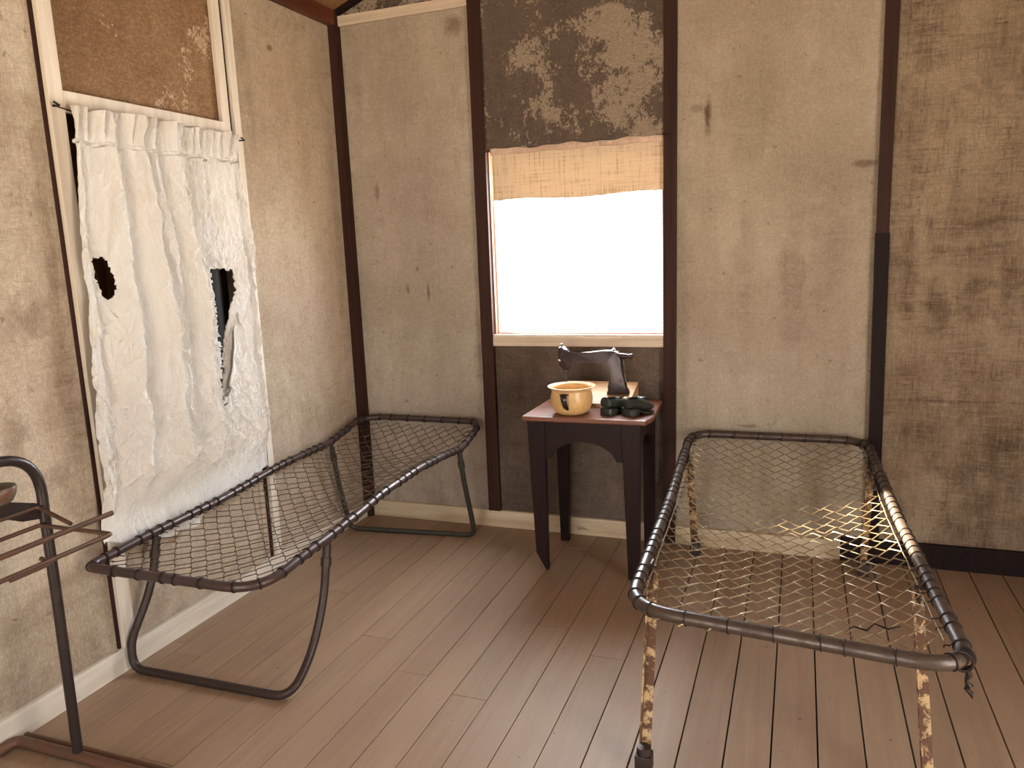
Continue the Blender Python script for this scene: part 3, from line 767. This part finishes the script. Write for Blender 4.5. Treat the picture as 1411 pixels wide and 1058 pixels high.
straight_leg((2.632, -0.360, 0.535), (2.634, -0.170, 0.004))
# cross brace between the rear legs seen through the mesh and a knotted cord at the near corner
bm = BM()
c0 = Vector((2.712, -1.860, 0.528))
rad = TR2 + 0.004
for sft in (-0.006, 0.004, 0.013):
    pts = [(c0.x + sft * 0.4 + math.cos(a) * rad * 0.9, c0.y + 0.01 + sft - math.cos(a) * rad * 0.25, c0.z + math.sin(a) * rad * 1.05) for a in [2 * PI * i / 16 for i in range(16)]]
    tube(bm, pts, 0.0035, 6, closed=True)
tube(bm, [(2.722, -1.852, 0.508), (2.726, -1.850, 0.492), (2.721, -1.852, 0.480), (2.728, -1.850, 0.468), (2.722, -1.850, 0.458), (2.732, -1.850, 0.449), (2.736, -1.850, 0.436)], [0.004, 0.0075, 0.004, 0.0085, 0.005, 0.006, 0.0015], 8)
link('knotted_cord', bm, M['tie_dark'], bedR, smooth=True)
bm = BM()
tube(bm, [(2.60, -1.70, 0.520), (2.57, -1.712, 0.514), (2.54, -1.700, 0.518), (2.52, -1.722, 0.508), (2.49, -1.718, 0.512), (2.47, -1.738, 0.504)], [0.0015, 0.003, 0.0022, 0.0034, 0.002, 0.001], 6)
link('loose_wire', bm, M['tie_dark'], bedR, smooth=True)
TR = TRsave

# ------------------------------------------------------------ wooden table
tb = thing('wooden_table', 'small dark red-brown wooden table with arched apron standing under the window', 'table', (1.45, -0.29, 0))
TX0, TX1, TY0, TY1, TZ = 1.168, 1.738, -0.520, -0.055, 0.745
bm = BM()
prism(bm, [(TX0, TY0), (TX1 - 0.006, TY0 + 0.004), (TX1 + 0.012, TY0 + 0.10), (TX1 - 0.012, TY1), (TX0 + 0.006, TY1)], 'z', TZ - 0.022, TZ, 0, 0.004)
link('tabletop', bm, M['tabletop'], tb)
def tleg(xo, xi, xo2, xi2, y0, y1, broken=False):
    bm = BM(); z1 = TZ - 0.022
    if broken: pts = [(xo, z1), (xi, z1), (xi2, 0.0), (xi2 - 0.012, 0.012), (xo2, 0.085)]
    else: pts = [(xo, z1), (xi, z1), (xi2, 0.0), (xo2, 0.0)]
    prism(bm, pts, 'y', y0, y1, 0, 0.003)
    link('leg', bm, M['table'], tb)
tleg(1.185, 1.268, 1.208, 1.262, -0.500, -0.462, True)
tleg(1.620, 1.706, 1.644, 1.693, -0.500, -0.462)
tleg(1.200, 1.270, 1.212, 1.256, -0.125, -0.087)
tleg(1.640, 1.700, 1.645, 1.690, -0.125, -0.087)
def apron_pts(a, b, ztop, zb, rise):
    pts = [(a, ztop), (a, zb)]
    m = (a + b) / 2; h = (b - a) / 2
    s = [(a + 0.03, zb)]
    for i in range(15):
        t = i / 14; x = a + 0.03 + (b - a - 0.06) * t
        s.append((x, zb + rise * math.sin(PI * t) ** 0.55))
    s.append((b - 0.03, zb)); pts += s[1:-1] + [(b, zb), (b, ztop)]
    return pts
for y in (-0.492, -0.106):
    bm = BM(); prism(bm, apron_pts(1.262, 1.628, TZ - 0.022, 0.545, 0.085), 'y', y, y + 0.018)
    link('apron', bm, M['table'], tb)
for x in (1.212, 1.672):
    bm = BM(); prism(bm, apron_pts(-0.464, -0.124, TZ - 0.022, 0.545, 0.085), 'x', x, x + 0.018)
    link('apron', bm, M['table'], tb)

# ------------------------------------------------------------ sewing machine on its base board
sm = thing('sewing_machine', 'old black cast iron sewing machine on a tan board at the back of the table', 'sewing machine', (1.45, -0.17, TZ))
bm = BM(); prism(bm, [(-0.285, TZ + 0.0005), (-0.285, TZ + 0.020), (-0.066, 0.832), (-0.062, 0.812), (-0.062, TZ + 0.0005)], 'x', 1.235, 1.612, 0, 0.002)
link('base', bm, M['machine_base'], sm)
ZB = 0.795; YS = -0.185; SX = -0.078
# machine outline in x,z (from the photograph), thick casting
bm = BM()
arm = [(1.352, 0.165), (1.350, 0.205), (1.354, 0.222), (1.366, 0.226), (1.378, 0.222), (1.388, 0.206), (1.402, 0.196), (1.43, 0.192), (1.50, 0.200), (1.56, 0.208), (1.60, 0.210),
       (1.622, 0.204), (1.634, 0.190), (1.640, 0.165), (1.644, 0.11), (1.650, 0.05), (1.672, 0.018), (1.676, 0.0), (1.574, 0.0), (1.576, 0.012), (1.588, 0.030), (1.594, 0.06), (1.594, 0.100),
       (1.590, 0.130), (1.576, 0.148), (1.55, 0.154), (1.46, 0.152), (1.425, 0.150), (1.408, 0.142), (1.400, 0.125), (1.394, 0.110), (1.366, 0.110), (1.362, 0.140)]
prism(bm, [((x - 1.676) * 1.06 + 1.676 + SX - 0.003, ZB + z) for x, z in arm], 'y', YS - 0.022, YS + 0.022, 0, 0.008)
link('arm', bm, M['machine'], sm, smooth=True)
bm = BM()
cyl(bm, (1.380 + SX - 0.02, YS, ZB + 0.115), (1.380 + SX - 0.02, YS, ZB + 0.050), 0.0075); cyl(bm, (1.372 + SX - 0.02, YS, ZB + 0.12), (1.372 + SX - 0.02, YS, ZB + 0.012), 0.0025)
cyl(bm, (1.364 + SX - 0.02, YS, ZB + 0.222), (1.364 + SX - 0.02, YS, ZB + 0.238), 0.006)
lathe(bm, [(0, 0), (0.0055, 0.001), (0.0055, 0.005), (0, 0.007)], (1.364 + SX - 0.02, YS, ZB + 0.232), 14)
cyl(bm, (1.350 + SX - 0.02, YS - 0.01, ZB + 0.160), (1.362 + SX - 0.02, YS - 0.03, ZB + 0.160), 0.004)

link('needle_bar', bm, M['steel'], sm, smooth=True)
bm = BM()
cyl(bm, (1.625 + SX, YS, ZB + 0.183), (1.664 + SX, YS, ZB + 0.180), 0.013); cyl(bm, (1.664 + SX, YS, ZB + 0.180), (1.680 + SX, YS, ZB + 0.180), 0.010)
cyl(bm, (1.676 + SX, YS, ZB + 0.180), (1.688 + SX, YS, ZB + 0.180), 0.014)
link('drive_shaft', bm, M['machine'], sm, smooth=True)
bm = BM()
cyl(bm, (1.648 + SX, YS - 0.012, ZB + 0.165), (1.652 + SX, YS - 0.012, ZB + 0.120), 0.004, 10)
lathe(bm, [(0, 0), (0.009, 0.0), (0.009, 0.005), (0.004, 0.007), (0.004, 0.012), (0, 0.013)], (1.600 + SX, YS, ZB + 0.209), 14)
cyl(bm, (1.655 + SX, YS - 0.02, ZB + 0.10), (1.660 + SX, YS - 0.02, ZB + 0.06), 0.0045, 10)
link('thread_guide', bm, M['steel'], sm, smooth=True)

# ------------------------------------------------------------ chamber pot
PX, PY = 1.376, -0.415
pot = thing('chamber_pot', 'yellowed cream enamel chamber pot with a black handle on the small table', 'pot', (PX, PY, TZ))
prof_o = [(0.0, 0.0), (0.060, 0.0), (0.070, 0.004), (0.085, 0.022), (0.094, 0.048), (0.096, 0.075), (0.091, 0.098), (0.090, 0.108), (0.098, 0.118), (0.108, 0.124), (0.1085, 0.1265)]
prof_i = [(0.106, 0.127), (0.094, 0.121), (0.087, 0.110), (0.088, 0.098), (0.092, 0.075), (0.090, 0.050), (0.081, 0.026), (0.066, 0.009), (0.0, 0.006)]
bm = BM(); lathe(bm, [(r, z + TZ + 0.001) for r, z in prof_o + prof_i], (PX, PY, 0), 56)
bmesh.ops.remove_doubles(bm, verts=bm.verts, dist=0.0003)
link('bowl', bm, M['enamel'], pot, smooth=True)
bm = BM()
hy = PY - 0.090
pts = [(PX - 0.006, hy + 0.004, TZ + 0.100), (PX - 0.006, hy - 0.022, TZ + 0.106), (PX - 0.002, hy - 0.036, TZ + 0.092), (PX + 0.001, hy - 0.034, TZ + 0.066), (PX + 0.004, hy - 0.016, TZ + 0.044), (PX + 0.006, hy + 0.000, TZ + 0.034)]
pts = fillet(pts, 0.014, 5); n = len(pts)
rings = []
for i, p in enumerate(pts):
    p = Vector(p); d = (Vector(pts[min(i + 1, n - 1)]) - Vector(pts[max(i - 1, 0)])).normalized(); s = Vector((1, 0, 0)); u_ = d.cross(s).normalized()
    w_ = 0.0165 * (1 - 0.35 * i / n) * (1.35 if i < 3 else 1) * (0.55 if i > n - 3 else 1)
    rings.append([bm.verts.new(p + s * math.cos(a) * w_ + u_ * math.sin(a) * 0.0045) for a in [2 * PI * q / 12 for q in range(12)]])
for a, b in zip(rings, rings[1:]):
    for q in range(12): bm.faces.new((a[q], a[(q + 1) % 12], b[(q + 1) % 12], b[q]))
bm.faces.new(rings[0]); bm.faces.new(rings[-1][::-1])
link('handle', bm, M['black_handle'], pot, smooth=True)

# ------------------------------------------------------------ shoes
def shoe(loc, rz, label, s=1.0):
    root = thing('shoe', label, 'shoe', loc, 'shoes on the small table')
    # length along +X, heel at x=0.  sections: (x, half width, sole z, top z, open)
    Lh = 0.175 * s
    secs = [(0.00, 0.020, 0.030, 0.066), (0.006, 0.031, 0.028, 0.072), (0.03, 0.036, 0.026, 0.072), (0.06, 0.036, 0.020, 0.068), (0.09, 0.039, 0.014, 0.062), (0.12, 0.043, 0.012, 0.050), (0.145, 0.040, 0.012, 0.042), (0.163, 0.030, 0.013, 0.034), (0.173, 0.014, 0.014, 0.026)]
    bm = BM(); rings = []
    for x, hw, z0, z1 in secs:
        ring = []
        for q in range(20):
            a = 2 * PI * q / 20
            cy, cz = math.cos(a), math.sin(a)
            yy = hw * (abs(cy) ** 0.75) * (1 if cy > 0 else -1)
            if cz > 0: yy *= (1 - 0.22 * cz)
            zz = (z0 + z1) / 2 + (z1 - z0) / 2 * (abs(cz) ** 0.7) * (1 if cz > 0 else -1)
            ring.append(bm.verts.new((x * s, yy * s, zz * s)))
        rings.append(ring)
    for a, b in zip(rings, rings[1:]):
        for q in range(20): bm.faces.new((a[q], a[(q + 1) % 20], b[(q + 1) % 20], b[q]))
    bm.faces.new(rings[0][::-1]); bm.faces.new(rings[-1])
    # foot opening: push the top faces of the rear sections inwards
    top = [f for f in bm.faces if f.calc_center_median().z > 0.060 * s and 0.008 * s < f.calc_center_median().x < 0.085 * s and abs(f.calc_center_median().y) < 0.026 * s]
    if top:
        r = bmesh.ops.inset_region(bm, faces=top, thickness=0.003 * s)
        for f in top: f.material_index = 1
        bmesh.ops.translate(bm, verts=list({v_ for f in top for v_ in f.verts}), vec=(0, 0, -0.030 * s))
    M_ = Matrix.Rotation(rz, 4, 'Z')
    def fin(name, bm, mats, smooth=True):
        bmesh.ops.transform(bm, matrix=Matrix.Translation(loc) @ M_ @ Matrix.Diagonal((0.9, 1, 1.2, 1)), verts=bm.verts)
        return link(name, bm, mats, root, smooth=smooth)
    fin('upper', bm, [M['leather'], M['shoe_lining']])
    def plan(x0, x1, grow, n=24):
        pts = []
        def hw(x): return interp(x, [(a, b) for a, b, _, _ in secs]) + grow
        xs = [x0 + (x1 - x0) * i / n for i in range(n + 1)]
        return [(x * s, -hw(x) * s) for x in xs] + [(x * s, hw(x) * s) for x in reversed(xs)]
    bm = BM(); prism(bm, plan(0.0, 0.173, 0.003), 'z', 0.009 * s, 0.0150 * s, 0, 0.0015)
    bmesh.ops.translate(bm, verts=[v_ for v_ in bm.verts if v_.co.x < 0.075 * s], vec=(0, 0, 0.0))
    for v_ in bm.verts:
        t = max(0, min(1, (0.075 * s - v_.co.x) / (0.04 * s))); v_.co.z += 0.013 * s * t
        t2 = max(0, min(1, (v_.co.x - 0.075 * s) / (0.03 * s))); v_.co.z -= 0.008 * s * t2
    fin('sole', bm, M['leather'])
    bm = BM(); prism(bm, plan(0.0, 0.052, 0.002), 'z', 0.0008, 0.024 * s, 0, 0.0015)
    fin('heel', bm, M['leather'])
    bm = BM(); prism(bm, [(x, y * 0.5 ) for x, y in [(0.088 * s, -0.034 * s), (0.118 * s, -0.036 * s), (0.118 * s, 0.036 * s), (0.088 * s, 0.034 * s)]], 'z', 0.050 * s, 0.0625 * s, 0, 0.003)
    fin('strap', bm, M['leather'])
    return root
shoe((1.536, -0.438, TZ), math.radians(66), 'small black leather shoe next to the chamber pot, heel towards the room', 0.95)
shoe((1.630, -0.440, TZ), math.radians(56), 'small black leather shoe nearest the right corner of the table, turned slightly sideways', 1.0)

# ------------------------------------------------------------ iron rack at lower left
rk = thing('iron_wash_stand', 'dark iron tube wash stand with folding rods at the left edge by the wall', 'stand', (0.31, -2.22, 0))
bm = BM()
post_pts = fillet([(0.304, -2.22, 0.036), (0.314, -2.22, 0.50), (0.320, -2.22, 0.985), (0.322, -2.75, 0.985), (0.306, -2.75, 0.036)], [0.02, 0.13, 0.13], 10)
tube(bm, post_pts, 0.0150, 14)
link('hoop_frame', bm, M['rack_tube'], rk, smooth=True)
for yy in (-2.22, -2.75):
    bm = BM()
    tube(bm, fillet([(0.036, yy - 0.07, 0.018), (0.036, yy, 0.019), (0.62, yy, 0.019)], [0.05], 8), 0.0175, 12)
    ft = link('foot', bm, M['rack_foot'], rk, smooth=True)
    bm = BM(); tube(bm, fillet([(0.034, yy + 0.034, 0.012), (0.10, yy + 0.036, 0.012), (0.62, yy + 0.036, 0.012)], [0.03], 6), 0.0115, 10)
    link('foot_rod', bm, M['rack_foot'], ft, smooth=True)
rr = 0.0062
def rod(pts, r=rr, f=0.012, mat='rack_rod'):
    bm = BM(); tube(bm, fillet(pts, f, 4), r, 9); link('rod', bm, M[mat], rk, smooth=True)
rod([(0.318, -2.70, 0.826), (0.318, -2.238, 0.826), (0.440, -2.238, 0.786)])
rod([(0.318, -2.72, 0.772), (0.318, -2.240, 0.772), (0.585, -2.235, 0.770), (0.585, -2.72, 0.770)])
rod([(0.515, -2.165, 0.800), (0.515, -2.72, 0.800)], 0.0075)
rod([(0.548, -2.418, 0.769), (0.585, -2.425, 0.763), (0.585, -2.530, 0.763)])
bm = BM()
prism(bm, [(-2.225, 0.832), (-2.225, 0.788), (-2.29, 0.800), (-2.345, 0.828), (-2.372, 0.862), (-2.360, 0.874), (-2.320, 0.868)], 'x', 0.312, 0.322, 0, 0.001)
br = link('bracket', bm, M['rack_tube'], rk)
bm = BM(); lathe(bm, [(r_, z_ + 0.028) for r_, z_ in [(0, 0.840), (0.020, 0.840), (0.034, 0.848), (0.044, 0.868), (0.047, 0.886), (0.045, 0.890), (0.038, 0.886), (0.030, 0.866), (0.018, 0.852), (0, 0.850)]], (0.318, -2.345, 0), 32)
link('cup', bm, M['rack_cup'], rk, smooth=True)

# ------------------------------------------------------------ bits on the floor
bm = BM()
prism(bm, [(2.430, -1.865), (2.500, -1.905), (2.428, -1.945)], 'z', 0.0006, 0.0018)
tag(link('paper_scrap', bm, NT('grey_brown_scrap').done(srgb(120, 98, 80), 0.9)), 'flat triangular grey scrap lying on the boards under the near end of the right bed', 'scrap')
